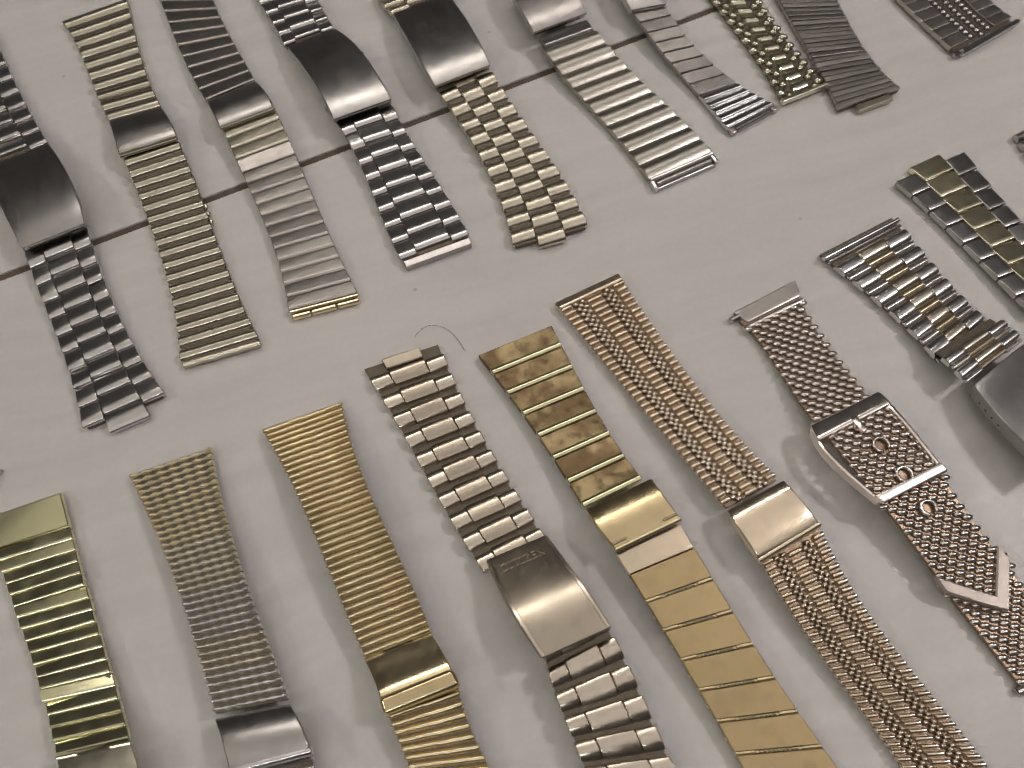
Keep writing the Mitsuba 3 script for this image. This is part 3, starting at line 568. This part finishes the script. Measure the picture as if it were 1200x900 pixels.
# chevron end
for sg in (-1, 1):
    w = tg.half(tg.len - 3); xs = np.linspace(0, .98 * w, 5); out = []
    for x in xs:
        s = tg.len - .2 - 1.0 * x; qq = np.array([(-3.3, -1.6), (.4, -1.6), (.4, .0), (.1, .3), (-.7, .3), (-1.5, .28), (-2.2, .28), (-2.9, .28), (-3.3, .0)])
        out.append(tg.pts(s + qq[:, 0], np.full(len(qq), sg * x / w), qq[:, 1]))
    part(t, 'chevron_tip', loft(out), 'rose_brushed')
bk = q['buckle']; w = bk.half(8)
part(t, 'buckle_bar', slab(bk, 0, 4.6, -1, 1, -3.4, 0, .6, 4), 'rose_mesh'); part(t, 'buckle_bar', slab(bk, bk.len - 2.4, bk.len, -1, 1, -1.4, .1, .4, 3), 'rose_mesh')
for sg in (-1, 1): part(t, 'buckle_side', slab(bk, .5, bk.len - .5, sg * .965 - .05, sg * .965 + .05, -3.4, -.7, .3, 12), 'rose_mesh')
part(t, 'buckle_tooth', slab(bk, 3.2, 7.6, -.06, .10, -.9, .35, .3, 5), 'rose_mesh')
tl = q['tail']; core(t, tl, -1.8, -.75, v=.91, mat='rose_dark'); part(t, 'mesh', weave(tl, -6, tl.len - .5, .96), 'rose_mesh', True, kind='stuff')
part(t, 'spring_bar', rod(tl, tl.len * .93, -1.1, 1.06, -1.2, .8), 'steel_dark')
# --- two-tone three-link
t = thing('shiny two-tone bracelet, steel side links and gold-rimmed centre links, with grey clasp')
q = S['b8']; low = q['low']; core(t, low, -2.0, -1.0, v=.95)
part(t, 'end_tube', rod(low, .2, -1.02, 1.02, -.5, .75, 12), 'steel'); part(t, 'end_bar', rod(low, 1.7, -1.0, 1.0, -.9, .45), 'steel')
two = lambda p: P_round(p, .9, .16, .80, .7)
p = three_link(t, low, 6, .36, two, two, 'steel', 'champagne', off=-.12, s0=2.2, pins=('steel', 'yellow_gold'))
fd = q['fold']; three_link(t, fd, 2, .42, two, two, 'steel', 'champagne', off=-.1, pins=('steel', 'rose_gold')); core(t, fd, -2.0, -1.0, v=.9)
clasp_plate(t, q['clasp'], 'shadow_steel', th=1.3, drop=4.0)
for k in range(4): part(t, 'side_hole', blob(q['clasp'], 4.0 + 2.2 * k, -.985, -2.6, .35, .12, .35), 'inner_metal', True)
# --- two-tone flat three-link
t = thing('satin two-tone three-link bracelet with flat pale gold centre links and grey side links')
low = S['b9']['low']; core(t, low, -2.0, -1.0, v=.95, s0=.2)
sh = lambda p: P_shingle(p, .26, 1.7, .18, lo=.02, hi=.97)
three_link(t, low, 8, .42, sh, sh, 'steel_satin', 'green_gold', off=-.38)
# --- next strap at the far edge
t = thing('dark rounded end of a strap cut off by the right edge above the two-tone bracelets')
low = S['b10']['low']; slats(t, low, 5, rnd, 'steel_dark')

# ------------------------------------------------------------------ a loose hair
hp = CubicSpline(np.linspace(0, 1, len(HAIR)), np.array(HAIR))(np.linspace(0, 1, 24)) * MM
out = []
for i, c in enumerate(hp):
    d = hp[min(i + 1, 23)] - hp[max(i - 1, 0)]; d /= np.linalg.norm(d); n_ = np.array([-d[1], d[0], 0]); b = np.linspace(0, 2 * np.pi, 6, endpoint=False)
    out.append(c + .00005 * (np.cos(b)[:, None] * n_ + np.sin(b)[:, None] * np.array([0, 0, 1.])))
scene['loose_hair'] = mikit.ply(loft(out), 'hair_brown', smooth=True)
lab('loose_hair', 'thin dark curled hair lying above the champagne bracelet', 'hair')
